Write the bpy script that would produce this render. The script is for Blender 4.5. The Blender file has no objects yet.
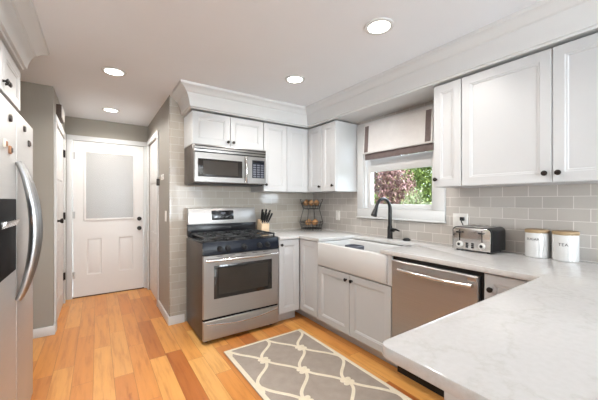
import bpy, bmesh, math, random
from mathutils import Vector, Matrix
random.seed(7)
PI = math.pi
C = bpy.context.scene.collection
SC = bpy.context.scene

# ------------------------------------------------------------------ camera
cam = bpy.data.cameras.new('camera')
cam.sensor_width = 36.0
cam.lens = 36.0 * 294.4 / 598.0
cam.shift_y = 0.6 / 598.0
cam.clip_start = 0.02
camo = bpy.data.objects.new('camera', cam); C.objects.link(camo)
camo.location = (0, 0, 1.267)
camo.rotation_euler = (PI / 2, 0, -math.radians(34.44))
SC.camera = camo

# ------------------------------------------------------------------ exposure, world, daylight
SC.view_settings.view_transform = 'Standard'
SC.view_settings.look = 'None'
SC.view_settings.gamma = 1.0
SC.view_settings.exposure = 0.20
SC.view_settings.use_curve_mapping = False
W = bpy.data.worlds.new('sky'); SC.world = W; W.use_nodes = True
wn = W.node_tree
bg = wn.nodes['Background']
bg.inputs['Color'].default_value = (0.76, 0.88, 1.0, 1)
bg.inputs['Strength'].default_value = 8.5

def light(name, kind, loc, rot, energy, color=(1, 1, 1), **kw):
    l = bpy.data.lights.new(name, kind); l.energy = energy; l.color = color
    for k, v in kw.items(): setattr(l, k, v)
    o = bpy.data.objects.new(name, l); C.objects.link(o); o.location = loc; o.rotation_euler = rot
    return o
light('sun', 'SUN', (0, 0, 6), (math.radians(20), math.radians(-42), 0), 4.0, (1.0, 0.95, 0.88), angle=math.radians(3))
# rear window daylight and an added side fill, tilted up to light the ceiling
light('daylight_rear_window', 'AREA', (1.75, -5.90, 1.40), (math.radians(90 + 35), 0, 0), 110, (0.89, 0.955, 1.0), shape='RECTANGLE', size=1.1, size_y=1.8)
light('side_fill_light', 'AREA', (-1.0, -4.7, 1.20), (0, -math.radians(90 + 35), 0), 330, (0.89, 0.955, 1.0), shape='RECTANGLE', size=2.0, size_y=2.2)  # no window known here; fill added for the left-facing cabinet fronts
p = light('kitchen_window_portal', 'AREA', (2.56, 1.8, 1.6), (0, PI / 2, 0), 1, shape='RECTANGLE', size=0.9, size_y=0.9)
p.data.cycles.is_portal = True

# ------------------------------------------------------------------ node helpers
def lin(r, g, b):
    f = lambda c: (c / 255 / 12.92) if c <= 10 else ((c / 255 + 0.055) / 1.055) ** 2.4
    return (f(r), f(g), f(b), 1)

class NT:
    def __init__(s, name):
        s.m = bpy.data.materials.new(name); s.m.use_nodes = True
        s.t = s.m.node_tree; s.b = s.t.nodes['Principled BSDF']
        s.out = s.t.nodes['Material Output']
    def n(s, kind, **kw):
        nd = s.t.nodes.new(kind)
        for k, v in kw.items(): setattr(nd, k, v)
        return nd
    def link(s, a, b): s.t.links.new(a, b)
    def put(s, sock, v):
        if hasattr(v, 'is_linked'): s.link(v, sock)
        elif v is not None: sock.default_value = v
    def math(s, op, a, b=None, c=None):
        nd = s.n('ShaderNodeMath', operation=op)
        s.put(nd.inputs[0], a); s.put(nd.inputs[1], b); s.put(nd.inputs[2], c)
        return nd.outputs[0]
    def pos(s):
        g = s.n('ShaderNodeNewGeometry'); x = s.n('ShaderNodeSeparateXYZ'); s.link(g.outputs['Position'], x.inputs[0])
        return x.outputs
    def vec(s, x, y, z=0.0):
        c = s.n('ShaderNodeCombineXYZ'); s.put(c.inputs[0], x); s.put(c.inputs[1], y); s.put(c.inputs[2], z)
        return c.outputs[0]
    def objco(s, scale):
        t = s.n('ShaderNodeTexCoord'); m = s.n('ShaderNodeMapping'); m.inputs['Scale'].default_value = scale
        s.link(t.outputs['Object'], m.inputs[0]); return m.outputs[0]
    def noise(s, v, scale, detail=3.0, rough=0.5):
        nd = s.n('ShaderNodeTexNoise'); s.put(nd.inputs['Vector'], v)
        nd.inputs['Scale'].default_value = scale; nd.inputs['Detail'].default_value = detail; nd.inputs['Roughness'].default_value = rough
        return nd.outputs[0]
    def ramp(s, f, pts):
        nd = s.n('ShaderNodeValToRGB'); s.link(f, nd.inputs[0]); e = nd.color_ramp.elements
        while len(e) < len(pts): e.new(0.5)
        for k, (p_, c_) in enumerate(pts): e[k].position = p_; e[k].color = c_
        return nd.outputs[0]
    def mix(s, f, a, b, mode='MIX'):
        nd = s.n('ShaderNodeMix', data_type='RGBA', blend_type=mode)
        s.put(nd.inputs[0], f); s.put(nd.inputs[6], a); s.put(nd.inputs[7], b); return nd.outputs[2]
    def bump(s, h, strength, dist=0.01):
        nd = s.n('ShaderNodeBump'); nd.inputs['Strength'].default_value = strength; nd.inputs['Distance'].default_value = dist
        s.link(h, nd.inputs['Height']); s.link(nd.outputs[0], s.b.inputs['Normal'])
    def set(s, **kw):
        for k, v in kw.items(): s.put(s.b.inputs[k.replace('_', ' ')], v)
        return s

def plain(name, col, rough=0.5, metal=0.0, var=0.06, scale=12.0, **kw):
    t = NT(name)
    f = t.noise(t.objco((1, 1, 1)), scale)
    lo = tuple(c * (1 - var) for c in col[:3]) + (1,); hi = tuple(min(1, c * (1 + var)) for c in col[:3]) + (1,)
    t.link(t.ramp(f, [(0.3, lo), (0.7, hi)]), t.b.inputs['Base Color'])
    t.set(Roughness=rough, Metallic=metal, **kw)
    return t.m

def steel(name, col, rough, along='h', metal=1.0):
    t = NT(name)
    sc = (3, 3, 260) if along == 'h' else (260, 260, 3)
    f = t.noise(t.objco(sc), 1.0, 2.0)
    lo = tuple(c * 0.93 for c in col[:3]) + (1,)
    t.link(t.ramp(f, [(0.3, lo), (0.7, col)]), t.b.inputs['Base Color'])
    r = t.math('MULTIPLY_ADD', f, 0.10, rough - 0.05)
    t.set(Roughness=r, Metallic=metal)
    return t.m

def tile_mat(name, axis, c1, c2, grout):
    t = NT(name); x, y, z = t.pos()
    br = t.n('ShaderNodeTexBrick', offset=0.5, squash=1.0)
    t.link(t.vec(x if axis == 'x' else y, t.math('SUBTRACT', z, 0.902)), br.inputs['Vector'])
    br.inputs['Scale'].default_value = 1.0
    br.inputs['Brick Width'].default_value = 0.1555; br.inputs['Row Height'].default_value = 0.0785
    br.inputs['Mortar Size'].default_value = 0.0013 if axis == 'x' else 0.0018; br.inputs['Mortar Smooth'].default_value = 0.2
    br.inputs['Color1'].default_value = c1; br.inputs['Color2'].default_value = c2; br.inputs['Mortar'].default_value = grout
    t.link(br.outputs['Color'], t.b.inputs['Base Color'])
    wob = t.noise(t.vec(x, y, z), 9.0, 2.0)
    h = t.math('MULTIPLY_ADD', br.outputs['Fac'], -1.0, t.math('MULTIPLY', wob, 0.55))
    t.bump(h, 0.35, 0.003)
    t.set(Roughness=t.math('MULTIPLY_ADD', br.outputs['Fac'], 0.5, 0.08))
    return t.m

def floor_mat():
    t = NT('hardwood_planks'); x, y, z = t.pos()
    wdt, ln = 0.1225, 0.86
    xr = t.math('DIVIDE', t.math('ADD', x, 5.045), wdt); row = t.math('FLOOR', xr); fx = t.math('FRACT', xr)
    wn1 = t.n('ShaderNodeTexWhiteNoise', noise_dimensions='1D'); t.link(row, wn1.inputs['W'])
    u = t.math('ADD', t.math('DIVIDE', y, ln), t.math('MULTIPLY', wn1.outputs['Value'], 7.3)); col = t.math('FLOOR', u); fu = t.math('FRACT', u)
    wn2 = t.n('ShaderNodeTexWhiteNoise', noise_dimensions='2D'); t.link(t.vec(row, col), wn2.inputs['Vector'])
    base = t.ramp(wn2.outputs['Value'], [(0.0, lin(181, 108, 54)), (0.2, lin(216, 146, 75)), (0.4, lin(196, 124, 65)), (0.6, lin(227, 166, 93)), (0.8, lin(207, 133, 66)), (1.0, lin(229, 175, 105))])
    shift = t.math('MULTIPLY', wn2.outputs['Value'], 31.0)
    g = t.noise(t.vec(t.math('ADD', t.math('MULTIPLY', x, 26.0), shift), t.math('ADD', t.math('MULTIPLY', y, 2.2), shift)), 1.0, 5.0, 0.6)
    c = t.mix(t.math('MULTIPLY', t.math('GREATER_THAN', g, 0.0), 1.0), base, t.mix(1.0, base, t.ramp(g, [(0.30, (0.76, 0.66, 0.58, 1)), (0.5, (0.97, 0.96, 0.94, 1)), (0.75, (1.06, 1.06, 1.05, 1))]), 'MULTIPLY'))
    big = t.noise(t.vec(t.math('ADD', t.math('MULTIPLY', x, 9.0), shift), t.math('MULTIPLY', y, 3.0)), 1.0, 3.0)
    knot = t.ramp(big, [(0.70, (1, 1, 1, 1)), (0.80, (0.45, 0.30, 0.22, 1))])
    c = t.mix(1.0, c, knot, 'MULTIPLY')
    ex = t.math('MINIMUM', fx, t.math('SUBTRACT', 1.0, fx)); eu = t.math('MULTIPLY', t.math('MINIMUM', fu, t.math('SUBTRACT', 1.0, fu)), ln / wdt)
    e = t.math('MINIMUM', ex, eu); edge = t.math('LESS_THAN', e, 0.010)
    c = t.mix(t.math('MULTIPLY', edge, 0.55), c, lin(110, 62, 30))
    t.link(c, t.b.inputs['Base Color'])
    t.bump(t.math('MULTIPLY_ADD', edge, -1.0, t.math('MULTIPLY', g, 0.12)), 0.25, 0.002)
    t.set(Roughness=t.math('MULTIPLY_ADD', g, 0.15, 0.24))
    return t.m

def quartz_mat():
    t = NT('white_quartz'); x, y, z = t.pos()
    v = t.vec(x, y, z)
    n1 = t.noise(v, 3.5, 8.0, 0.62)
    vein = t.math('ABSOLUTE', t.math('SUBTRACT', n1, 0.5))
    c = t.ramp(vein, [(0.0, lin(183, 181, 178)), (0.008, lin(187, 186, 184)), (0.03, lin(191, 190, 189))])
    sp = t.noise(v, 60.0, 2.0)
    c = t.mix(0.10, c, t.ramp(sp, [(0.35, lin(200, 196, 190)), (0.65, lin(232, 230, 228))]))
    t.link(c, t.b.inputs['Base Color']); t.set(Roughness=0.08)
    return t.m

def glass_mat(name, tint=(1, 1, 1, 1), rough=0.02):
    t = NT(name)
    tr = t.n('ShaderNodeBsdfTransparent'); tr.inputs[0].default_value = tint
    gl = t.n('ShaderNodeBsdfGlossy'); gl.inputs['Roughness'].default_value = rough
    fr = t.n('ShaderNodeFresnel'); ge = t.n('ShaderNodeNewGeometry'); t.link(t.math('MULTIPLY_ADD', ge.outputs['Backfacing'], 1 / 1.45 - 1.45, 1.45), fr.inputs['IOR'])
    mx = t.n('ShaderNodeMixShader'); t.link(fr.outputs[0], mx.inputs[0]); t.link(tr.outputs[0], mx.inputs[1]); t.link(gl.outputs[0], mx.inputs[2])
    t.link(mx.outputs[0], t.out.inputs['Surface'])
    return t.m

def emit_mat(name, col, strength):
    t = NT(name); t.set(Base_Color=(1, 1, 1, 1), Emission_Color=col, Emission_Strength=strength); return t.m

def leaf_mat(name, pts):
    t = NT(name)
    oi = t.n('ShaderNodeNewGeometry')
    t.link(t.ramp(oi.outputs['Random Per Island'], pts), t.b.inputs['Base Color'])
    t.set(Roughness=0.55)
    t.b.inputs['Subsurface Weight'].default_value = 0.0
    return t.m

def wood_mat(name, a, b):
    t = NT(name); n_ = t.noise(t.objco((8, 8, 90)), 1.0, 4.0)
    t.link(t.ramp(n_, [(0.3, a), (0.7, b)]), t.b.inputs['Base Color']); t.set(Roughness=0.5); return t.m

def fabric_mat(name, a, b, scale=420.0, rough=0.95):
    t = NT(name); v = t.objco((1, 1, 1))
    n_ = t.noise(v, scale, 2.0); n2 = t.noise(v, 14.0, 4.0)
    f = t.math('MULTIPLY_ADD', n2, 0.5, t.math('MULTIPLY', n_, 0.5))
    t.link(t.ramp(f, [(0.35, a), (0.65, b)]), t.b.inputs['Base Color']); t.bump(n_, 0.3, 0.002); t.set(Roughness=rough); return t.m

M = dict(
    cab=plain('white_cabinet_paint', lin(188, 189, 190), 0.38, var=0.012, scale=4),
    trimw=plain('white_trim_paint', lin(203, 204, 204), 0.42, var=0.012, scale=4),
    doorw=plain('white_door_paint', lin(214, 212, 210), 0.40, var=0.012, scale=4),
    gray=plain('greige_wall_paint', lin(152, 147, 138), 0.55, var=0.02, scale=3),
    ceil=plain('flat_ceiling_paint', lin(222, 225, 229), 0.9, var=0.012, scale=2),
    shell=plain('pale_wall_paint', lin(205, 201, 194), 0.8, var=0.02, scale=3),
    tile_b=tile_mat('grey_glass_tile_shaded', 'x', lin(157, 150, 140), lin(168, 161, 151), lin(188, 182, 173)),  # same tile as the right wall, painted darker for the dimmer light here
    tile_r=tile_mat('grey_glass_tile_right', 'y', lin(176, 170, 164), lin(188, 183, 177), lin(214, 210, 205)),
    floor=floor_mat(), quartz=quartz_mat(),
    steel=steel('brushed_steel', (0.43, 0.42, 0.41, 1), 0.38, 'h', 0.84),
    steel_v=steel('brushed_steel_vertical', (0.60, 0.57, 0.545, 1), 0.30, 'v'),
    fridge=steel('fridge_steel', (0.56, 0.56, 0.56, 1), 0.46, 'h', 0.72),
    chrome=steel('polished_steel', (0.72, 0.70, 0.68, 1), 0.16, 'h'),
    hsteel=steel('handle_steel', (0.42, 0.42, 0.42, 1), 0.30, 'v'),
    matteblack=plain('matte_black_plastic', (0.012, 0.012, 0.013, 1), 0.60, Specular_IOR_Level=0.08),
    dsteel=plain('dark_side_panel', (0.075, 0.062, 0.052, 1), 0.40, metal=0.3),
    black=plain('black_enamel', (0.010, 0.010, 0.012, 1), 0.20, Specular_IOR_Level=0.3),
    panel=plain('black_glossy_panel', (0.010, 0.013, 0.021, 1), 0.22, Specular_IOR_Level=0.25),
    iron=plain('cast_iron', (0.016, 0.016, 0.016, 1), 0.36, scale=60, var=0.3),
    bglass=plain('black_oven_glass', (0.018, 0.016, 0.015, 1), 0.05),
    oven_in=plain('oven_inner_glass', (0.040, 0.035, 0.030, 1), 0.10, Specular_IOR_Level=0.25),
    msteel=steel('darkened_steel', (0.31, 0.30, 0.29, 1), 0.34, 'h', 0.9),  # same steel as the range, darkened against the strong light on the microwave
    bronze=plain('oil_rubbed_bronze', (0.020, 0.016, 0.014, 1), 0.33, metal=0.6),
    fblack=plain('faucet_black', (0.010, 0.010, 0.011, 1), 0.34, Specular_IOR_Level=0.3),
    ceramic=plain('glazed_ceramic', lin(200, 200, 199), 0.10, var=0.01, scale=5),
    plastic=plain('white_plastic', lin(226, 224, 220), 0.35, var=0.01),
    blackp=plain('black_plastic', (0.014, 0.014, 0.015, 1), 0.36, Specular_IOR_Level=0.3),
    greyp=plain('grey_plastic', lin(92, 94, 104), 0.35),
    padgrey=plain('dim_pad_grey', lin(44, 44, 48), 0.4),
    dialgrey=plain('pale_grey_dial', lin(186, 184, 180), 0.35),
    ink=plain('dark_lettering', lin(52, 48, 46), 0.6),
    bamboo=wood_mat('bamboo_lid', lin(146, 122, 90), lin(166, 142, 108)),
    block=wood_mat('pale_wood_block', lin(212, 184, 150), lin(228, 204, 172)),
    brown=wood_mat('dark_brown_wood', lin(66, 52, 42), lin(84, 68, 56)),
    shade=fabric_mat('cream_shade_linen', lin(212, 211, 210), lin(222, 221, 220)),
    shadetrim=fabric_mat('taupe_shade_trim', lin(100, 88, 86), lin(122, 110, 108)),
    rug=fabric_mat('grey_rug_pile', lin(152, 141, 131), lin(168, 157, 147), 500),
    rugc=fabric_mat('cream_rug_pile', lin(216, 206, 184), lin(232, 222, 202), 500),
    glass=glass_mat('window_glass'), softglass=glass_mat('satin_door_glass', rough=0.30),
    lens=emit_mat('lit_lamp_lens', (1.0, 0.95, 0.86, 1), 9.0),
    disp=plain('dark_display', (0.010, 0.011, 0.013, 1), 0.10),
    blue_led=emit_mat('display_digits', (0.75, 0.85, 1.0, 1), 0.6),
    onion=plain('onion_skin', lin(176, 132, 88), 0.45, var=0.22, scale=30),
    carpet=fabric_mat('pale_bounce_carpet', lin(206, 202, 196), lin(222, 219, 214), 300),
    lawn=plain('grass_lawn', lin(66, 86, 40), 0.9, var=0.3, scale=40),
    purple=leaf_mat('plum_leaves', [(0.0, lin(92, 62, 62)), (0.4, lin(122, 86, 84)), (0.72, lin(146, 110, 102)), (0.86, lin(138, 108, 92)), (1.0, lin(118, 124, 66))]),
    green=leaf_mat('green_leaves', [(0.0, lin(58, 81, 28)), (0.5, lin(99, 120, 46)), (1.0, lin(137, 151, 77))]),
    lime=leaf_mat('pale_green_leaves', [(0.0, lin(84, 98, 56)), (0.5, lin(125, 134, 88)), (1.0, lin(154, 158, 123))]),
    bark=plain('bark', lin(82, 66, 54), 0.9, var=0.3, scale=30),
    slat=plain('mini_blind_slats', lin(172, 171, 169), 0.5, var=0.01),
    mag_a=plain('magnet_orange', lin(140, 98, 66), 0.5), mag_b=plain('magnet_white', lin(214, 208, 198), 0.5), mag_c=plain('magnet_dark', lin(48, 42, 40), 0.5),
)

# ------------------------------------------------------------------ geometry helpers
class G:
    """collects shapes; build() links them as ONE mesh object"""
    def __init__(s): s.bm = bmesh.new(); s.mi = 0
    def _face(s, vs):
        try:
            f = s.bm.faces.new(vs); f.material_index = s.mi; return f
        except ValueError: return None
    def merge(s, b):
        vm = {}
        for v in b.verts: vm[v] = s.bm.verts.new(v.co)
        for f in b.faces: s._face([vm[v] for v in f.verts])
        b.free(); return s
    def box(s, x0, x1, y0, y1, z0, z1, bev=0.0, seg=2):
        b = bmesh.new(); bmesh.ops.create_cube(b, size=1.0)
        for v in b.verts:
            v.co = Vector(((x0 + x1) / 2 + v.co.x * (x1 - x0), (y0 + y1) / 2 + v.co.y * (y1 - y0), (z0 + z1) / 2 + v.co.z * (z1 - z0)))
        if bev > 0: bmesh.ops.bevel(b, geom=b.edges[:], offset=bev, segments=seg, affect='EDGES', profile=0.5)
        return s.merge(b)
    def hexa(s, pts, bev=0.0):
        """8 corners: bottom loop then top loop"""
        b = bmesh.new(); v = [b.verts.new(q) for q in pts]
        for q in ((3, 2, 1, 0), (4, 5, 6, 7), (0, 1, 5, 4), (1, 2, 6, 5), (2, 3, 7, 6), (3, 0, 4, 7)): b.faces.new([v[k] for k in q])
        if bev > 0: bmesh.ops.bevel(b, geom=b.edges[:], offset=bev, segments=2, affect='EDGES', profile=0.5)
        return s.merge(b)
    def prism(s, poly, z0, z1, bev=0.0, axis='z', seg=2):
        b = bmesh.new()
        def P(u, v, w): return {'z': (u, v, w), 'y': (u, w, v), 'x': (w, u, v)}[axis]
        lo = [b.verts.new(P(u, v, z0)) for u, v in poly]; hi = [b.verts.new(P(u, v, z1)) for u, v in poly]
        b.faces.new(lo); b.faces.new(hi)
        n = len(poly)
        for k in range(n): b.faces.new((lo[k], lo[(k + 1) % n], hi[(k + 1) % n], hi[k]))
        bmesh.ops.recalc_face_normals(b, faces=b.faces[:])
        if bev > 0:
            es = [e for e in b.edges if (e.verts[0] in lo) == (e.verts[1] in lo)]
            bmesh.ops.bevel(b, geom=es, offset=bev, segments=seg, affect='EDGES', profile=0.5)
        return s.merge(b)
    def tube(s, pts, r, n=10, closed=False, caps=True):
        pts = [Vector(q) for q in pts]; m = len(pts)
        rs = r if isinstance(r, (list, tuple)) else [r] * m
        rings = []; up = None
        for k in range(m):
            a = pts[(k - 1) % m] if (k > 0 or closed) else pts[k]; c = pts[(k + 1) % m] if (k < m - 1 or closed) else pts[k]
            t = (c - a).normalized()
            if up is None:
                up = Vector((0, 0, 1)) if abs(t.z) < 0.9 else Vector((1, 0, 0))
            up = (up - t * up.dot(t))
            if up.length < 1e-5: up = t.orthogonal()
            up.normalize(); side = t.cross(up)
            rings.append([s.bm.verts.new(pts[k] + (side * math.cos(2 * PI * j / n) + up * math.sin(2 * PI * j / n)) * rs[k]) for j in range(n)])
        for k in range(m if closed else m - 1):
            A, B = rings[k], rings[(k + 1) % m]
            for j in range(n): s._face((A[j], A[(j + 1) % n], B[(j + 1) % n], B[j]))
        if caps and not closed: s._face(rings[0][::-1]); s._face(rings[-1])
        return s
    def cyl(s, p0, p1, r0, r1=None, n=20): return s.tube([p0, p1], [r0, r0 if r1 is None else r1], n)
    def lathe(s, prof, c=(0, 0, 0), n=28, axis='z', sx=1.0):
        """prof: (radius, height) pairs; revolved about the axis through c"""
        c = Vector(c); rings = []
        for r, h in prof:
            ring = []
            for j in range(n if r > 1e-6 else 1):
                a = 2 * PI * j / n; u, v = r * math.cos(a) * sx, r * math.sin(a)
                q = {'z': (u, v, h), 'y': (u, h, v), 'x': (h, u, v)}[axis]
                ring.append(s.bm.verts.new(c + Vector(q)))
            rings.append(ring)
        for A, B in zip(rings, rings[1:]):
            for j in range(n):
                if len(A) == 1 and len(B) == 1: continue
                if len(A) == 1: s._face((A[0], B[(j + 1) % n], B[j]))
                elif len(B) == 1: s._face((A[j], A[(j + 1) % n], B[0]))
                else: s._face((A[j], A[(j + 1) % n], B[(j + 1) % n], B[j]))
        return s
    def ball(s, c, r, sq=(1, 1, 1), n=16):
        b = bmesh.new(); bmesh.ops.create_uvsphere(b, u_segments=n, v_segments=max(6, n // 2), radius=r)
        for v in b.verts: v.co = Vector((v.co.x * sq[0], v.co.y * sq[1], v.co.z * sq[2])) + Vector(c)
        return s.merge(b)
    def rings(s, loops, cap0=True, cap1=True):
        R = [[s.bm.verts.new(q) for q in l] for l in loops]; n = len(R[0])
        for A, B in zip(R, R[1:]):
            for j in range(n): s._face((A[j], A[(j + 1) % n], B[(j + 1) % n], B[j]))
        if cap0: s._face(R[0][::-1])
        if cap1: s._face(R[-1])
        return s
    def slab(s, F, u0, u1, z0, z1, t, panels, prof, edge=0.002):
        """a door slab on frame F with panels [(u0,u1,z0,z1)] sunk by the ring profile [(inset, depth)]"""
        us = sorted({u0, u1} | {q for p_ in panels for q in p_[:2]}); zs = sorted({z0, z1} | {q for p_ in panels for q in p_[2:4]})
        V = lambda u, n_, z: s.bm.verts.new(F(u, n_, z))
        for a, b in zip(us, us[1:]):
            for c, d in zip(zs, zs[1:]):
                mu, mz = (a + b) / 2, (c + d) / 2
                if any(q[0] < mu < q[1] and q[2] < mz < q[3] for q in panels): continue
                aa, bb = (a + edge if a == u0 else a), (b - edge if b == u1 else b)
                cc, dd = (c + edge if c == z0 else c), (d - edge if d == z1 else d)
                s._face([V(aa, t, cc), V(bb, t, cc), V(bb, t, dd), V(aa, t, dd)])
        for q in panels:
            loops = []
            for i, dep in [(0, 0)] + prof:
                loops.append([F(q[0] + i, t - dep, q[2] + i), F(q[1] - i, t - dep, q[2] + i), F(q[1] - i, t - dep, q[3] - i), F(q[0] + i, t - dep, q[3] - i)])
            s.rings(loops, cap0=False, cap1=True)
        R = lambda i, n_: [F(u0 + i, n_, z0 + i), F(u1 - i, n_, z0 + i), F(u1 - i, n_, z1 - i), F(u0 + i, n_, z1 - i)]
        s.rings([R(0, 0), R(0, t - edge), R(edge, t)], cap0=True, cap1=False)
        return s
    def build(s, name, mats, parent=None, smooth=35, label=None):
        bmesh.ops.remove_doubles(s.bm, verts=s.bm.verts[:], dist=1e-6)
        bmesh.ops.recalc_face_normals(s.bm, faces=s.bm.faces[:])
        if parent is not None:
            wl = parent.matrix_world_loc if False else world_loc(parent)
            for v in s.bm.verts: v.co -= wl
            off = Vector((0, 0, 0))
        else:
            xs = [v.co.copy() for v in s.bm.verts]
            off = Vector(((min(q.x for q in xs) + max(q.x for q in xs)) / 2, (min(q.y for q in xs) + max(q.y for q in xs)) / 2, min(q.z for q in xs)))
            for v in s.bm.verts: v.co -= off
        me = bpy.data.meshes.new(name); s.bm.to_mesh(me); s.bm.free()
        for m in (mats if isinstance(mats, (list, tuple)) else [mats]): me.materials.append(m)
        if smooth:
            me.shade_smooth(); me.set_sharp_from_angle(angle=math.radians(smooth))
        o = bpy.data.objects.new(name, me); C.objects.link(o); o.location = off
        if parent is not None: o.parent = parent
        if label: o['label'] = label
        return o

def world_loc(o):
    l = Vector(o.location)
    while o.parent is not None:
        o = o.parent; l += Vector(o.location)
    return l
def tag(o, label, cat, group=None, kind=None):
    o['label'] = label; o['category'] = cat
    if group: o['group'] = group
    if kind: o['kind'] = kind
    return o
def thing(name, label, cat, loc, group=None):
    o = bpy.data.objects.new(name, None); C.objects.link(o); o.location = loc; o.empty_display_size = 0.1
    return tag(o, label, cat, group)
def struct(o, label=None, cat=None):
    o['kind'] = 'structure'
    if label: o['label'] = label
    if cat: o['category'] = cat
    return o
def struct_empty(name, loc, label, cat):
    o = bpy.data.objects.new(name, None); C.objects.link(o); o.location = loc
    return struct(o, label, cat)
def copy_tree(src, loc, label=None):
    def rec(o, par):
        c = o.copy(); C.objects.link(c)
        if par is not None: c.parent = par
        for ch in list(o.children): rec(ch, c)
        return c
    kids_done = rec(src, None); kids_done.location = loc
    if label: kids_done['label'] = label
    return kids_done
# frames: (u, outward normal n, z) to world
def FB(y): return lambda u, n, z: Vector((u, y - n, z))       # faces -y, u = x
def FR(x): return lambda u, n, z: Vector((x - n, u, z))       # faces -x, u = y
def FL(x): return lambda u, n, z: Vector((x + n, u, z))       # faces +x, u = y
def FF(y): return lambda u, n, z: Vector((u, y + n, z))       # faces +y, u = x
SHAKER = [(0.004, 0.003), (0.012, 0.004), (0.016, 0.009)]

# ------------------------------------------------------------------ key planes
XW, YB, ZC = 2.443, 3.217, 2.347       # window wall, range wall, ceiling
XH, YE, XL2, YG = -0.342, 4.787, 0.609, 3.614   # hall left wall, hall end, hall right wall, stub wall
XLW, YF = -1.12, -6.0                  # far left wall, rear wall
ZT = 0.901                             # worktop
YU, XU = 2.89, 2.113                   # faces of the upper cabinets

# ------------------------------------------------------------------ shell
struct(G().box(XLW - 0.1, XW + 0.1, YF - 0.1, -1.3, -0.12, 0.004).build('floor_bounce', M['carpet'], smooth=0), 'unseen pale carpet added to bounce light onto the ceiling', 'carpet')  # unseen carpet put in as a neutral light bounce for the ceiling
struct(G().box(XLW - 0.1, XW + 0.1, -1.3, YE + 0.1, -0.12, 0).build('floor', M['floor'], smooth=0), 'honey hardwood plank floor', 'floor')
struct(G().box(XLW - 0.1, XW + 0.1, YF - 0.1, YE + 0.1, ZC, ZC + 0.12).build('ceiling', M['ceil'], smooth=0), 'flat white ceiling', 'ceiling')
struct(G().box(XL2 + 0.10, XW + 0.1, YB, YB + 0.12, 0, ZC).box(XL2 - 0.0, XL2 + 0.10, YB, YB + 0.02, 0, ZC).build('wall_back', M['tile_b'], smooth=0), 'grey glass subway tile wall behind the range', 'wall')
WY0, WY1, WZ0, WZ1 = 1.446, 2.281, 1.165, 2.02     # hole for the sink window
g = G()
g.box(XW, XW + 0.14, YF, WY0, 0, ZC); g.box(XW, XW + 0.14, WY1, YB, 0, ZC)
g.box(XW, XW + 0.14, WY0, WY1, 0, WZ0); g.box(XW, XW + 0.14, WY0, WY1, WZ1, ZC)
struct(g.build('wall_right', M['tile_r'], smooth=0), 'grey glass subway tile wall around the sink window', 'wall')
DY0, DY1 = 3.90, 4.66                               # doorway in the hall's right wall
g = G(); g.box(XL2, XL2 + 0.10, YB + 0.02, DY0, 0, ZC); g.box(XL2, XL2 + 0.10, DY1, YE, 0, ZC); g.box(XL2, XL2 + 0.10, DY0, DY1, 2.05, ZC)
struct(g.build('wall_hall_right', M['gray'], smooth=0), 'greige hall wall beside the range wall', 'wall')
struct(G().box(XH - 0.1, XL2 + 0.1, YE, YE + 0.12, 2.05, ZC).box(XH - 0.1, -0.262, YE, YE + 0.12, 0, 2.05).box(0.560, XL2 + 0.1, YE, YE + 0.12, 0, 2.05).build('wall_hall_end', M['gray'], smooth=0), 'greige end wall above the back door', 'wall')
LY0, LY1 = 3.74, 4.62
g = G(); g.box(XH - 0.1, XH, YG, LY0, 0, ZC); g.box(XH - 0.1, XH, LY1, YE, 0, ZC); g.box(XH - 0.1, XH, LY0, LY1, 2.03, ZC)
struct(g.build('wall_hall_left', M['gray'], smooth=0), 'greige hall wall with a white side door', 'wall')
struct(G().box(XLW, XH - 0.1, YG, YG + 0.1, 0, ZC).build('wall_stub', M['gray'], smooth=0), 'greige wall section beyond the refrigerator', 'wall')
g = G(); g.box(XLW - 0.1, XLW, YF, -5.85, 0, ZC); g.box(XLW - 0.1, XLW, -3.55, YG + 0.1, 0, ZC); g.box(XLW - 0.1, XLW, -5.85, -3.55, 0, 0.2); g.box(XLW - 0.1, XLW, -5.85, -3.55, 2.25, ZC)
struct(g.build('wall_left', M['shell'], smooth=0))
g = G(); g.box(XLW, 1.17, YF - 0.1, YF, 0, ZC); g.box(2.33, XW, YF - 0.1, YF, 0, ZC); g.box(1.17, 2.33, YF - 0.1, YF, 0, 0.45); g.box(1.17, 2.33, YF - 0.1, YF, 2.3, ZC)
for k in range(1, 3): g.box(1.17 + 1.16 * k / 3 - 0.02, 1.17 + 1.16 * k / 3 + 0.02, YF - 0.02, YF + 0.13, 0.45, 2.3)
g.box(1.17, 2.33, YF - 0.02, YF + 0.13, 1.36, 1.41)
struct(g.build('wall_front', M['shell'], smooth=0))

# baseboards
def base(name, boxes):
    g = G()
    for x0, x1, y0, y1 in boxes:
        g.box(x0, x1, y0, y1, 0, 0.085, 0.003); 
    return struct(g.build(name, M['trimw']), 'white baseboard', 'baseboard')
base('baseboard_back', [(XL2 - 0.014, 0.752, YB - 0.014, YB)])
base('baseboard_hall_right', [(XL2 - 0.014, XL2, YB, DY0 - 0.07)])
base('baseboard_stub', [(XLW, XH + 0.014, YG - 0.014, YG)])
base('baseboard_hall_left', [(XH, XH + 0.014, YG, LY0 - 0.075), (XH, XH + 0.014, LY1 + 0.075, YE - 0.03)])

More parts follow.
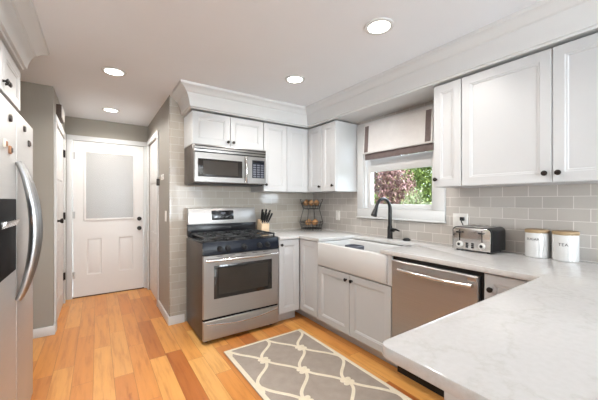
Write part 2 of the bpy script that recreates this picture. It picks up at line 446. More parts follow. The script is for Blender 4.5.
# crown moulding, with mitred corners
def crown(name, path, prof, closed_ends=True):
    n = len(path); offs = []
    for k in range(n):
        d0 = (Vector(path[k]) - Vector(path[k - 1])).normalized() if k > 0 else None
        d1 = (Vector(path[k + 1]) - Vector(path[k])).normalized() if k < n - 1 else None
        nr = lambda d: Vector((d.y, -d.x))
        if d0 is None: o = nr(d1)
        elif d1 is None: o = nr(d0)
        else:
            a, b = nr(d0), nr(d1); o = (a + b); o = o / (o.dot(a))
        offs.append(o)
    g = G(); loops = []
    for k in range(n): loops.append([(path[k][0] + offs[k].x * p_, path[k][1] + offs[k].y * p_, z) for p_, z in prof])
    g.rings(loops)
    return struct(g.build(name, M['trimw'], smooth=25), None, None)
PR = [(-0.01, 2.148), (0.010, 2.148), (0.014, 2.158), (0.028, 2.162), (0.034, 2.200), (0.046, 2.240), (0.058, 2.262), (0.062, 2.276), (0.074, 2.282), (0.092, 2.306), (0.118, 2.322), (0.128, 2.326), (0.134, 2.336), (0.136, 2.3465), (-0.01, 2.3465)]
o = crown('trim_1', [(0.747, YB), (0.747, YU), (XU, YU), (XU, -1.6)], PR)
struct(o, 'white crown moulding above the range and sink cabinets', 'crown moulding')
o = crown('trim_2', [(-0.423, -1.2), (-0.423, 2.681), (XLW, 2.681)], PR)
struct(o, 'white crown moulding above the refrigerator cabinet', 'crown moulding')
o = G().box(0.757, XW, YU + 0.012, YB, 2.148, ZC - 0.0005).box(XU + 0.012, XW, -1.6, YU + 0.012, 2.148, ZC - 0.0005).build('trim_3', M['trimw'], smooth=0)
struct(o, 'white soffit over the cabinets and sink window', 'soffit')
o = G().box(XLW, -0.433, -1.2, 2.671, 2.148, ZC - 0.0005).build('trim_4', M['trimw'], smooth=0)
struct(o, 'white soffit over the refrigerator cabinet', 'soffit')

# ------------------------------------------------------------------ sink window (window_1)
w = struct_empty('window_1', (XW, 1.86, 1.08), 'white double hung window over the sink', 'window')
g = G(); cx0, cx1 = XW - 0.022, XW
for a in ((1.356, 2.371, 1.08, 1.178), (1.356, 2.371, 2.02, 2.115), (1.356, 1.446, 1.178, 2.02), (2.281, 2.371, 1.178, 2.02)):
    g.box(cx0, cx1, a[0], a[1], a[2], a[3], 0.004)
g.box(XW - 0.03, XW, 1.352, 2.375, 1.076, 1.09, 0.003)
g.build('casing', M['trimw'], w)
g = G()
for a in ((WY0, WY0 + 0.02, WZ0, WZ1), (WY1 - 0.02, WY1, WZ0, WZ1), (WY0 + 0.0201, WY1 - 0.0201, WZ0, WZ0 + 0.02), (WY0 + 0.0201, WY1 - 0.0201, WZ1 - 0.02, WZ1)):
    g.box(XW - 0.005, XW + 0.135, *a, 0.002)
g.build('jamb', M['trimw'], w)
def sash(x, z0, z1, rail0, rail1):
    g = G(); y0, y1 = WY0 + 0.02, WY1 - 0.02
    for a in ((y0, y0 + 0.04, z0, z1), (y1 - 0.04, y1, z0, z1), (y0 + 0.0401, y1 - 0.0401, z0, z0 + rail0), (y0 + 0.0401, y1 - 0.0401, z1 - rail1, z1)):
        g.box(x, x + 0.035, *a, 0.004)
    s = g.build('sash', M['trimw'], w)
    G().box(x + 0.014, x + 0.018, y0 + 0.035, y1 - 0.035, z0 + rail0 - 0.004, z1 - rail1 + 0.004).build('pane', M['glass'], s, smooth=0)
sash(XW + 0.035, WZ0 + 0.02, 1.715, 0.045, 0.138)
sash(XW + 0.078, 1.65, WZ1 - 0.02, 0.06, 0.045)

# ------------------------------------------------------------------ hall doors
def casing(g, F, u0, u1, z1, w_=0.07, t=0.018):
    def bx(a, b, c, d):
        q = [F(a, 0, c), F(b, t, d)]
        g.box(*[k for i in range(3) for k in (min(q[0][i], q[1][i]), max(q[0][i], q[1][i]))], 0.003)
    bx(u0 - w_, u0, 0, z1); bx(u1, u1 + w_, 0, z1); bx(u0 - w_, u1 + w_, z1, z1 + w_)
RAISED = [(0.006, 0.006), (0.014, 0.008), (0.030, 0.004)]
def knob(parent, F, u, z, n0, r=0.026, length=0.055, name='knob'):
    g = G(); c = F(u, n0, z); d = (F(u, n0 + 1, z) - c)
    prof = [(0.030, 0), (0.030, 0.006), (0.012, 0.010), (0.011, length * 0.45), (r * 0.85, length * 0.6), (r, length * 0.78), (r * 0.8, length * 0.96), (0, length)]
    pts = [c + d * h for _, h in prof]; g.tube(pts, [max(a, 0.0005) for a, _ in prof], 16)
    return g.build(name, M['bronze'], parent)
# back door with blind glass
d = struct_empty('door_1', (0.149, YE, 0), 'white half glass back door at the hall end', 'door')
g = G(); F = FB(YE + 0.045)
g.slab(F, -0.257, 0.555, 0.012, 2.045, 0.045, [(-0.099 - 0.012, 0.050, 0.29, 0.76), (0.248, 0.421, 0.29, 0.76), (-0.150, 0.452, 1.00, 1.93)], RAISED)
slab = g.build('slab', M['doorw'], d)
g = G()
for a in ((-0.150, -0.120, 1.0, 1.93), (0.422, 0.452, 1.0, 1.93), (-0.1199, 0.4219, 1.0, 1.03), (-0.1199, 0.4219, 1.90, 1.93)):
    g.box(a[0], a[1], YE - 0.012, YE + 0.004, a[2], a[3], 0.004)
fr = g.build('glazing_frame', M['doorw'], slab)
g = G(); n_ = 46
for k in range(n_):
    z = 1.035 + (1.895 - 1.035) * k / (n_ - 1)
    g.hexa([(-0.120, YE - 0.001, z - 0.012), (0.422, YE - 0.001, z - 0.012), (0.422, YE + 0.0005, z - 0.012), (-0.120, YE + 0.0005, z - 0.012),
            (-0.120, YE - 0.0045, z + 0.008), (0.422, YE - 0.0045, z + 0.008), (0.422, YE - 0.003, z + 0.008), (-0.120, YE - 0.003, z + 0.008)])
g.build('mini_blind', M['slat'], slab, smooth=0, label='pale grey mini blind behind the door glass')
G().box(-0.121, 0.423, YE - 0.0085, YE - 0.0065, 1.028, 1.902).build('pane', M['softglass'], slab, smooth=0)
g = G(); casing(g, FB(YE), -0.262, 0.560, 2.05, 0.062); 
g.build('door_casing', M['trimw'], d)
G().box(-0.262, 0.560, YE - 0.005, YE + 0.05, 0, 0.011, 0.002).build('threshold', M['brown'], d)
F = FB(YE)
knob(d, F, 0.500, 0.873, 0.0); 
g = G(); g.cyl((0.500, YE, 1.008), (0.500, YE - 0.018, 1.008), 0.030, 0.027); g.box(0.494, 0.506, YE - 0.03, YE - 0.016, 0.995, 1.021, 0.002); g.build('deadbolt', M['bronze'], d)
for z in (1.85, 1.08, 0.30):
    G().cyl((-0.259, YE - 0.006, z - 0.045), (-0.259, YE - 0.006, z + 0.045), 0.008).box(-0.262, -0.235, YE - 0.002, YE, z - 0.045, z + 0.045).build('hinge', M['steel'], d)
# side door on the hall's left wall
d = struct_empty('door_2', (XH, (LY0 + LY1) / 2, 0), 'white side door with a dark knob on the hall left wall', 'door')
F = FL(XH - 0.04)
g = G(); zz = ((0.20, 0.72), (0.84, 1.50), (1.60, 1.92))
g.slab(F, LY0 + 0.004, LY1 - 0.004, 0.012, 2.026, 0.04, [(a, b, c, e) for a, b in ((LY0 + 0.11, LY0 + 0.40), (LY0 + 0.48, LY1 - 0.11)) for c, e in zz], RAISED)
g.build('slab', M['doorw'], d)
g = G(); casing(g, FL(XH), LY0, LY1, 2.03, 0.072); g.build('door_casing', M['trimw'], d)
knob(d, FL(XH), 3.85, 1.06, 0.0, 0.027, 0.062)
for z in (1.842, 1.077, 0.337):
    G().cyl((XH + 0.012, LY1 + 0.001, z - 0.045), (XH + 0.012, LY1 + 0.001, z + 0.045), 0.008).box(XH, XH + 0.006, LY1 - 0.04, LY1 + 0.002, z - 0.045, z + 0.045).build('hinge', M['bronze'], d)
# door on the hall's right wall
d = struct_empty('door_3', (XL2, (DY0 + DY1) / 2, 0), 'white door in the hall right wall', 'door')
g = G(); g.slab(FR(XL2 + 0.05), DY0 + 0.004, DY1 - 0.004, 0.012, 2.045, 0.04, [(a, b, c, e) for a, b in ((DY0 + 0.10, DY0 + 0.34), (DY0 + 0.42, DY1 - 0.10)) for c, e in zz], RAISED)
g.build('slab', M['doorw'], d)
g = G(); casing(g, FR(XL2), DY0, DY1, 2.05, 0.062); g.build('door_casing', M['trimw'], d)

# ------------------------------------------------------------------ cabinets
def cab_knob(parent, F, u, z, n0):
    c = F(u, n0, z); dd = F(u, n0 + 1, z) - c
    prof = [(0.0085, 0), (0.0065, 0.004), (0.0055, 0.011), (0.012, 0.016), (0.0155, 0.020), (0.0145, 0.025), (0.008, 0.0285), (0.0005, 0.029)]
    G().tube([c + dd * h for _, h in prof], [a for a, _ in prof], 16).build('knob', M['bronze'], parent)
def cab_door(parent, F, u0, u1, z0, z1, knob_at=None, rail=0.055, name='door'):
    g = G(); r = min(rail, (u1 - u0) * 0.28, (z1 - z0) * 0.3)
    g.slab(F, u0 + 0.0022, u1 - 0.0022, z0, z1, 0.020, [(u0 + r, u1 - r, z0 + r, z1 - r)], SHAKER)
    dr = g.build(name, M['cab'], parent, smooth=0)
    if knob_at: cab_knob(dr, F, knob_at[0], knob_at[1], 0.020)
    return dr
def wbox(F, u0, u1, n0, n1, z0, z1):
    a, b = F(u0, n0, z0), F(u1, n1, z1)
    return [k for i in range(3) for k in (min(a[i], b[i]), max(a[i], b[i]))]
def cabinet(name, label, F, u0, u1, depth, z0, z1, doors, toe=None, group=None, extra=None):
    """F is the plane behind the doors, doors = [(u0,u1,z0,z1,(ku,kz)|None,name)]"""
    c = F((u0 + u1) / 2, -depth / 2, z0 if toe is None else 0)
    t = thing(name, label, 'cabinet', c, group)
    g = G(); g.box(*wbox(F, u0, u1, -depth, 0, z0, z1)); g.build('body', M['cab'], t, smooth=0)
    if toe: G().box(*wbox(F, u0, u1, -depth + 0.02, -toe, 0, z0)).build('toe_kick', M['cab'], t, smooth=0)
    for a in doors: cab_door(t, F, a[0], a[1], a[2], a[3], a[4] if len(a) > 4 else None, name=a[5] if len(a) > 5 else 'door')
    return t
GU, GBs = 'white upper wall cabinets', 'white base cabinets'
FBu, FRu = FB(YU + 0.020), FR(XU + 0.020)
UB, UT = 1.368, 2.131
ub = UB + 0.003; ut = UT - 0.003
DU = YB - YU - 0.021
cabinet('wall_cabinet', 'short white two-door cabinet directly above the microwave', FBu, 0.749, 1.509, DU, 1.812, UT,
        [(0.749, 1.128, 1.815, ut, (1.10, 1.862)), (1.128, 1.509, 1.815, ut, (1.158, 1.862))], group=GU)
cabinet('wall_cabinet', 'tall white cabinet on the range wall between microwave and corner', FBu, 1.511, XU + 0.018, DU, UB, UT,
        [(1.511, 1.812, ub, ut, (1.536, UB + 0.075)), (1.812, XU - 0.001, ub, ut)], group=GU)
cabinet('wall_cabinet', 'white corner cabinet with two bottom knobs left of the sink window', FRu, 2.386, YB - 0.001, XW - XU - 0.021, UB, UT,
        [(2.628, YU - 0.001, ub, ut, (2.655, UB + 0.06)), (2.388, 2.628, ub, ut, (2.43, UB + 0.065))], group=GU)
cabinet('wall_cabinet', 'narrow white single-door cabinet just right of the sink window', FRu, 1.064, 1.271, XW - XU - 0.021, UB, UT,
        [(1.064, 1.271, ub, ut, (1.248, UB + 0.058))], group=GU)
cabinet('wall_cabinet', 'wide white two-door cabinet above the canisters with centre knobs', FRu, 0.062, 1.062, XW - XU - 0.021, UB, UT,
        [(0.562, 1.062, ub, ut, (0.592, UB + 0.055)), (0.062, 0.562, ub, ut, (0.532, UB + 0.055))], group=GU)
cabinet('wall_cabinet', 'white two-door cabinet above the refrigerator', FL(-0.443), 1.83, 2.681, -XLW - 0.443 - 0.001, 1.861, UT,
        [(2.257, 2.681, 1.864, ut, (2.285, 1.918)), (1.83, 2.257, 1.864, ut, (2.229, 1.918))], group=GU)

# base cabinets
XD, YD = 1.778, 2.577                       # door faces
FRb, FBb = FR(XD + 0.020), FB(YD + 0.020)
cabinet('base_cabinet', 'white base cabinet with one door right beside the range', FBb, 1.522, XD - 0.002, YB - YD - 0.021, 0.105, 0.868,
        [(1.522, XD - 0.004, 0.112, 0.862, (1.547, 0.815))], toe=0.075, group=GBs)
cabinet('base_cabinet', 'white corner base cabinet with a narrow door left of the sink', FRb, 2.270, YB - 0.001, XW - XD - 0.021, 0.105, 0.868,
        [(2.272, YD - 0.004, 0.112, 0.862)], toe=0.075, group=GBs)
t = cabinet('base_cabinet', 'white base cabinet with two centre knobs under the farmhouse sink', FRb, 1.392, 2.268, XW - XD - 0.021, 0.105, 0.640,
        [(1.832, 2.266, 0.112, 0.632, (1.866, 0.585)), (1.398, 1.832, 0.112, 0.632, (1.800, 0.585))], toe=0.075, group=GBs)
G().box(XD, 2.40, 1.392, 1.4295, 0.642, 0.868).build('stile', M['cab'], t, smooth=0)
cabinet('base_cabinet', 'white base cabinet with one dark knob right of the dishwasher', FRb, 0.500, 0.772, XW - XD - 0.021, 0.105, 0.868,
        [(0.520, 0.771, 0.700, 0.862, (0.734, 0.781), 'drawer'), (0.520, 0.771, 0.112, 0.695)], toe=0.075, group=GBs)
t = cabinet('base_cabinet', 'white peninsula base cabinet under the near worktop', FF(0.460), 0.874, 1.796, 0.62, 0.105, 0.868,
        [(0.874, 1.32, 0.112, 0.862), (1.32, 1.772, 0.112, 0.862)], toe=0.075, group=GBs)
G().box(0.854, 0.873, -0.16, 0.480, 0, 0.868, 0.001).build('end_panel', M['cab'], t, smooth=0)

# ------------------------------------------------------------------ worktop, sink, faucet
def arc(cx, cy, r, a0, a1, n=6): return [(cx + r * math.cos(math.radians(a0 + (a1 - a0) * k / n)), cy + r * math.sin(math.radians(a0 + (a1 - a0) * k / n))) for k in range(n + 1)]
SY0, SY1 = 1.485, 2.231
poly = [(XW - 0.001, -0.42), (XW - 0.001, YB - 0.001), (1.519, YB - 0.001), (1.519, 2.559), (1.760, 2.559), (1.760, SY1)] + arc(2.185, SY1 - 0.03, 0.03, 90, 0, 4) + arc(2.185, SY0 + 0.03, 0.03, 0, -90, 4) + \
       [(1.760, SY0), (1.760, 0.511)] + arc(0.626, 0.481, 0.03, 90, 180) + arc(0.626, -0.39, 0.03, 180, 270)
o = G().prism(poly, ZT - 0.032, ZT, 0.0035).build('countertop', M['quartz'])
tag(o, 'white quartz countertop running along two walls onto the peninsula', 'countertop')

t = thing('farmhouse_sink', 'white apron-front farmhouse sink below the window', 'sink', (1.97, 1.858, 0.643))
def rr(x0, x1, y0, y1, z, r, n=4):
    return [(a, b, z) for a, b in arc(x1 - r, y1 - r, r, 0, 90, n) + arc(x0 + r, y1 - r, r, 90, 180, n) + arc(x0 + r, y0 + r, r, 180, 270, n) + arc(x1 - r, y0 + r, r, 270, 360, n)]
X0, X1, Y0, Y1 = 1.764, 2.212, 1.431, 2.265
g = G(); L = []
for i, z in ((0.010, 0.6435), (0.003, 0.646), (0, 0.652), (0, 0.853), (0.003, 0.861), (0.010, 0.866)): L.append(rr(X0 + i, X1 - i, Y0 + i, Y1 - i, z, 0.015))
for i, z in ((0.022, 0.866), (0.030, 0.860), (0.032, 0.850), (0.036, 0.70), (0.045, 0.675), (0.07, 0.664)): L.append(rr(X0 + i, X1 - i, Y0 + i, Y1 - i, z, 0.035))
g.rings(L); g.build('basin', M['ceramic'], t, smooth=50)
G().lathe([(0.0, 0.003), (0.030, 0.004), (0.043, 0.003), (0.045, 0.0)], (2.03, 1.80, 0.664), 24).build('drain', M['steel'], t)

t = thing('kitchen_faucet', 'black gooseneck pull-down faucet behind the sink', 'faucet', (2.335, 1.865, ZT))
fx, fy = 2.335, 1.850
G().lathe([(0.0, 0), (0.029, 0), (0.030, 0.006), (0.026, 0.012), (0.024, 0.10), (0.021, 0.125), (0.0, 0.125)], (fx, fy, ZT), 24).build('base', M['fblack'], t)
pts = [(fx, fy, ZT + 0.12), (fx, fy, ZT + 0.27)]; R = 0.098
for k in range(1, 15):
    a = PI * k / 14 * 0.90; pts.append((fx - R + R * math.cos(a), fy, ZT + 0.285 + R * math.sin(a)))
rs = [0.019 - 0.004 * min(1, k / 4) for k in range(len(pts))]
G().tube(pts, rs, 14).build('spout', M['fblack'], t)
e = Vector(pts[-1]); dv = (e - Vector(pts[-2])).normalized()
G().tube([e - dv * 0.002, e + dv * 0.02, e + dv * 0.06, e + dv * 0.095, e + dv * 0.1], [0.0155, 0.017, 0.024, 0.029, 0.026], 18).build('spray_head', M['fblack'], t)
G().tube([(fx, fy - 0.015, ZT + 0.085), (fx, fy - 0.045, ZT + 0.085)], 0.019, 16).tube([(fx, fy - 0.04, ZT + 0.087), (fx - 0.01, fy - 0.075, ZT + 0.093), (fx - 0.02, fy - 0.12, ZT + 0.084)], [0.014, 0.011, 0.006], 12).build('handle', M['fblack'], t)
o = G().lathe([(0, 0), (0.034, 0), (0.036, 0.005), (0.035, 0.014), (0.024, 0.018), (0.022, 0.022), (0.0, 0.023)], (2.345, 1.672, ZT), 28).build('sink_stopper', M['fblack'])
tag(o, 'black round sink stopper on the worktop right of the faucet', 'sink stopper')
# dish caddy standing in the basin
g = G(); a = (1.925, 2.05, 1.905, 2.055)
g.rings([rr(a[0] + 0.01, a[1] - 0.01, a[2] + 0.01, a[3] - 0.01, 0.6645, 0.015), rr(a[0], a[1], a[2], a[3], 0.845, 0.018), rr(a[0] + 0.004, a[1] - 0.004, a[2] + 0.004, a[3] - 0.004, 0.848, 0.016), rr(a[0] + 0.008, a[1] - 0.008, a[2] + 0.008, a[3] - 0.008, 0.72, 0.012)])
o = g.build('dish_caddy', M['greyp'])
tag(o, 'grey plastic dish caddy standing inside the white sink', 'caddy')

# ------------------------------------------------------------------ gas range
t = thing('gas_range', 'stainless gas range with black cooktop between tile wall and base cabinet', 'range', (1.136, 2.85, 0))
x0, x1, yf, yb = 0.757, 1.515, 2.570, 3.150
G().box(x0, x1, yf + 0.035, yb, 0.03, 0.885, 0.003).build('body', M['dsteel'], t)
for x in (x0 + 0.05, x1 - 0.05):
    for y in (yf + 0.08, yb - 0.06): G().cyl((x, y, 0), (x, y, 0.032), 0.016).build('foot', M['blackp'], t)
ct = G().box(x0 - 0.001, x1 + 0.001, yf + 0.012, yb - 0.05, 0.884, 0.903, 0.006).build('cooktop', M['black'], t)
burners = [(0.93, 2.72), (0.93, 2.96), (1.136, 2.84), (1.342, 2.72), (1.342, 2.96)]
for x, y in burners:
    G().lathe([(0, 0.0), (0.052, 0.0), (0.052, 0.006), (0.038, 0.008), (0.036, 0.016), (0.0, 0.018)], (x, y, 0.903), 20).build('burner', M['iron'], t)
for a, b in ((x0 + 0.03, 1.005), (1.012, 1.260), (1.267, x1 - 0.03)):
    g = G(); y0_, y1_ = yf + 0.05, yb - 0.09; zt = 0.940
    for x in (a, b): g.box(x - 0.006, x + 0.006, y0_, y1_, zt - 0.014, zt, 0.002)
    for y in (y0_, (y0_ + y1_) / 2, y1_): g.box(a, b, y - 0.006, y + 0.006, zt - 0.014, zt, 0.002)
    mx = (a + b) / 2
    for y in ((y0_ * 3 + y1_) / 4, (y0_ + 3 * y1_) / 4):
        g.box(a, a + (b - a) * 0.36, y - 0.005, y + 0.005, zt - 0.012, zt + 0.003, 0.002); g.box(b - (b - a) * 0.36, b, y - 0.005, y + 0.005, zt - 0.012, zt + 0.003, 0.002)
        g.box(mx - 0.005, mx + 0.005, y - 0.11, y - 0.045, zt - 0.012, zt + 0.003, 0.002); g.box(mx - 0.005, mx + 0.005, y + 0.045, y + 0.11, zt - 0.012, zt + 0.003, 0.002)
    for x in (a, b):
        for y in (y0_, y1_): g.box(x - 0.007, x + 0.007, y - 0.007, y + 0.007, 0.902, zt, 0.001)
    g.build('grate', M['iron'], t)
cp = G().hexa([(x0, yf - 0.006, 0.788), (x1, yf - 0.006, 0.788), (x1, yf + 0.04, 0.788), (x0, yf + 0.04, 0.788), (x0, yf + 0.010, 0.896), (x1, yf + 0.010, 0.896), (x1, yf + 0.04, 0.896), (x0, yf + 0.04, 0.896)], 0.004).build('control_panel', M['panel'], t)
for x in (0.905, 0.978, 1.139, 1.298, 1.383):
    G().tube([(x, yf + 0.004, 0.836), (x, yf - 0.010, 0.834), (x, yf - 0.013, 0.834), (x, yf - 0.032, 0.831), (x, yf - 0.034, 0.831)], [0.027, 0.026, 0.021, 0.019, 0.016], 18).box(x - 0.004, x + 0.004, yf - 0.042, yf - 0.030, 0.816, 0.847, 0.002).build('knob', M['blackp'], cp)
# oven door
G().box(x0 + 0.003, x1 - 0.003, yf + 0.020, yf + 0.036, 0.034, 0.786).build('gap_backing', M['black'], t, smooth=0)  # black sheet added so the gap between door and drawer reads as shade
F = FB(yf + 0.035)
g = G(); wz = (0.393, 0.690); wx = (0.851, 1.436)
g.slab(F, x0 + 0.002, x1 - 0.002, 0.228, 0.782, 0.035, [(wx[0], wx[1], wz[0], wz[1])], [(0.002, 0.004)], 0.004)
od = g.build('oven_door', M['steel'], t)
g = G(); g.box(wx[0], wx[1], yf + 0.0005, yf + 0.006, wz[0], wz[1], 0.001); ow = g.build('oven_window', M['bglass'], od)
G().box(wx[0] + 0.045, wx[1] - 0.045, yf - 0.0005, yf + 0.001, wz[0] + 0.035, wz[1] - 0.03).build('inner_glass', M['oven_in'], ow, smooth=0)
g = G(); pts = []
for k in range(13):
    u = k / 12; pts.append((x0 + 0.025 + (x1 - x0 - 0.05) * u, yf - 0.022 - 0.028 * math.sin(PI * u), 0.742))
g.tube(pts, 0.0135, 12)
for x in (x0 + 0.032, x1 - 0.032): g.box(x - 0.012, x + 0.012, yf - 0.028, yf + 0.001, 0.730, 0.754, 0.004)
g.build('handle', M['chrome'], od)
g = G()
for k in range(5):
    x = x0 + 0.12 + 0.115 * k; G().box(x, x + 0.055, yf - 0.0006, yf + 0.002, 0.768, 0.773).build('vent_slot', M['blackp'], od, smooth=0)
# warming drawer
g = G(); g.slab(F, x0 + 0.002, x1 - 0.002, 0.038, 0.208, 0.035, [], [], 0.004); dw = g.build('drawer', M['steel'], t)
g = G(); pts = []
for k in range(17):
    u = k / 16; pts.append((x0 + 0.03 + (x1 - x0 - 0.06) * u, yf - 0.002 - 0.012 * math.sin(PI * u), 0.182 - 0.030 * math.sin(PI * u)))
g.tube(pts, 0.007, 10); g.build('handle', M['chrome'], dw)
# backguard
bgd = G().hexa([(x0, 3.085, 1.020), (x1, 3.085, 1.020), (x1, yb, 1.020), (x0, yb, 1.020), (x0 + 0.006, 3.105, 1.187), (x1 - 0.006, 3.105, 1.187), (x1 - 0.006, yb, 1.187), (x0 + 0.006, yb, 1.187)], 0.006).build('backguard', M['steel'], t)
G().box(x0 + 0.003, x1 - 0.003, 3.092, yb, 0.900, 1.022, 0.002).build('riser', M['black'], t)
dp = G().hexa([(1.0, 3.087, 1.060), (1.245, 3.087, 1.060), (1.245, 3.11, 1.060), (1.0, 3.11, 1.060), (1.0, 3.0985, 1.160), (1.245, 3.0985, 1.160), (1.245, 3.12, 1.160), (1.0, 3.12, 1.160)], 0.003).build('display', M['disp'], bgd)
G().hexa([(1.10, 3.0925, 1.125), (1.15, 3.0925, 1.125), (1.15, 3.10, 1.125), (1.10, 3.10, 1.125), (1.10, 3.0945, 1.142), (1.15, 3.0945, 1.142), (1.15, 3.10, 1.142), (1.10, 3.10, 1.142)]).build('clock_window', M['greyp'], bgd, smooth=0)
g = G()
for r_ in range(3):
    for c_ in range(5):
        x = 1.018 + c_ * 0.045; z = 1.078 + r_ * 0.016; yy = 3.0868 + (z - 1.06) * 0.115
        G().box(x, x + 0.022, yy - 0.0006, yy + 0.004, z, z + 0.005).build('touch_pad', M['padgrey'], bgd, smooth=0)

# ------------------------------------------------------------------ microwave
t = thing('microwave', 'stainless over-range microwave under the short cabinet', 'microwave', (1.131, 3.02, 1.435))
x0, x1, yf, z0, z1 = 0.752, 1.508, 2.832, 1.437, 1.809
G().box(x0, x1, yf + 0.03, YB - 0.001, z0, z1, 0.003).build('body', M['dsteel'], t)
g = G(); g.box(x0, x1, yf + 0.004, yf + 0.032, z1 - 0.075, z1 - 0.001, 0.003)
vt = g.build('vent_grille', M['msteel'], t)
g = G()
for z in (z1 - 0.018, z1 - 0.045, z1 - 0.074): G().box(x0 + 0.004, x1 - 0.004, yf + 0.001, yf + 0.006, z - 0.005, z + 0.005, 0.001).build('vent_slot', M['blackp'], vt)
F = FB(yf + 0.03)
g = G(); wx = (0.785, 1.235); wz = (1.497, 1.670)
g.slab(F, x0, 1.288, z0 + 0.008, z1 - 0.080, 0.030, [(wx[0], wx[1], wz[0], wz[1])], [(0.003, 0.003)], 0.003)
dr = g.build('door', M['msteel'], t)
ow = G().box(wx[0], wx[1], yf + 0.0008, yf + 0.008, wz[0], wz[1], 0.001).build('door_window', M['bglass'], dr)
G().box(wx[0] + 0.05, wx[1] - 0.05, yf, yf + 0.002, wz[0] + 0.02, wz[1] - 0.02).build('inner_glass', M['oven_in'], ow, smooth=0)
g = G(); pts = []
for k in range(11):
    u = k / 10; pts.append((1.266, yf - 0.018 - 0.022 * math.sin(PI * u), z0 + 0.025 + (z1 - z0 - 0.125) * u))
g.tube(pts, 0.010, 12)
for z in (pts[0][2], pts[-1][2]): g.box(1.256, 1.276, yf - 0.022, yf + 0.002, z - 0.010, z + 0.010, 0.003)
g.build('handle', M['chrome'], dr)
g = G(); g.slab(F, 1.292, x1, z0 + 0.008, z1 - 0.080, 0.030, [], [], 0.003); cp = g.build('control_panel', M['msteel'], t)
G().box(1.345, 1.488, yf - 0.0008, yf + 0.004, 1.505, 1.692, 0.001).build('keypad', M['panel'], cp)
g = G()
for r_ in range(6):
    for c_ in range(3): G().box(1.356 + c_ * 0.044, 1.390 + c_ * 0.044, yf - 0.0014, yf, 1.513 + r_ * 0.024, 1.529 + r_ * 0.024).build('button', M['greyp'], cp, smooth=0)
G().box(1.352, 1.480, yf - 0.0014, yf, 1.662, 1.684).build('display', M['disp'], cp, smooth=0)
G().box(x0 + 0.02, x1 - 0.02, yf + 0.04, YB - 0.06, z0 - 0.010, z0 + 0.001, 0.002).build('underside_filter', M['blackp'], t)

# ------------------------------------------------------------------ dishwasher
t = thing('dishwasher', 'stainless dishwasher with a bar handle right of the sink', 'dishwasher', (2.05, 1.081, 0))
y0, y1 = 0.776, 1.388
G().box(XD + 0.012, 2.38, y0, y1, 0.10, 0.866).build('body', M['blackp'], t, smooth=0)
g = G(); g.slab(FR(XD + 0.012), y0 + 0.018, y1 - 0.006, 0.115, 0.838, 0.028, [], [], 0.004); dr = g.build('door', M['steel'], t)
g = G(); pts = []
hy0, hy1 = 0.815, 1.305
for k in range(13):
    u = k / 12; pts.append((XD - 0.045 - 0.022 * math.sin(PI * u), hy0 + (hy1 - hy0) * u, 0.785))
g.tube(pts, 0.0125, 12)
for y in (hy0 + 0.012, hy1 - 0.012): g.box(XD - 0.05, XD - 0.015, y - 0.011, y + 0.011, 0.774, 0.796, 0.003)
g.build('handle', M['chrome'], dr)
G().box(XD - 0.0168, XD - 0.015, y0 + 0.028, y0 + 0.075, 0.806, 0.826).build('badge', M['chrome'], dr, smooth=0)
G().box(XD + 0.060, 2.30, y0, y1, 0, 0.105).build('toe_kick', M['blackp'], t, smooth=0)

# ------------------------------------------------------------------ refrigerator
t = thing('refrigerator', 'stainless side-by-side refrigerator with dispenser at the left edge', 'refrigerator', (-0.72, 2.03, 0))
XF = -0.333; ys = 2.028; y0, y1, zt = 1.575, 2.488, 1.725
G().box(XLW + 0.02, XF - 0.075, y0, y1, 0.02, zt - 0.01, 0.004).build('body', M['dsteel'], t)
G().box(XF - 0.10, XF - 0.02, y0 + 0.02, y1 - 0.02, 0, 0.045, 0.003).build('grille', M['blackp'], t)
def rdoor(a, b, name):
    g = G(); L = []
    for n_, i in ((0, 0), (0.045, 0), (0.060, 0.004), (0.070, 0.013), (0.073, 0.03)):
        L.append([(XF - 0.073 + n_, a + i * 0.6, 0.05 + i * 0.4), (XF - 0.073 + n_, b - i * 0.6, 0.05 + i * 0.4), (XF - 0.073 + n_, b - i * 0.6, zt - i * 0.4), (XF - 0.073 + n_, a + i * 0.6, zt - i * 0.4)])
    g.rings(L); return g.build(name, M['fridge'], t, smooth=40)
fd = rdoor(y0, ys - 0.006, 'freezer_door'); rd = rdoor(ys + 0.006, y1, 'refrigerator_door')
def rhandle(par, y):
    g = G(); pts = []; za, zb = 0.775, 1.46
    for k in range(21):
        u = k / 20; s_ = math.sin(PI * u) ** 0.8; pts.append((XF + 0.010 + 0.062 * s_, y, za + (zb - za) * u))
    g.tube(pts, [0.013 + 0.010 * math.sin(PI * k / 20) for k in range(21)], 16); g.build('handle', M['hsteel'], par)
rhandle(fd, ys - 0.035); rhandle(rd, ys + 0.035)
dpn = G().box(XF - 0.002, XF + 0.006, 1.655, 1.975, 0.93, 1.275, 0.003).build('dispenser', M['matteblack'], fd)
G().box(XF + 0.002, XF + 0.0075, 1.675, 1.958, 0.945, 1.165, 0.002).build('dispenser_recess', M['matteblack'], dpn)
G().hexa([(XF + 0.006, 1.70, 1.145), (XF + 0.006, 1.955, 1.145), (XF + 0.022, 1.955, 1.170), (XF + 0.022, 1.70, 1.170), (XF + 0.006, 1.70, 1.175), (XF + 0.006, 1.955, 1.175), (XF + 0.024, 1.955, 1.178), (XF + 0.024, 1.70, 1.178)]).build('dispenser_lever', M['chrome'], dpn)

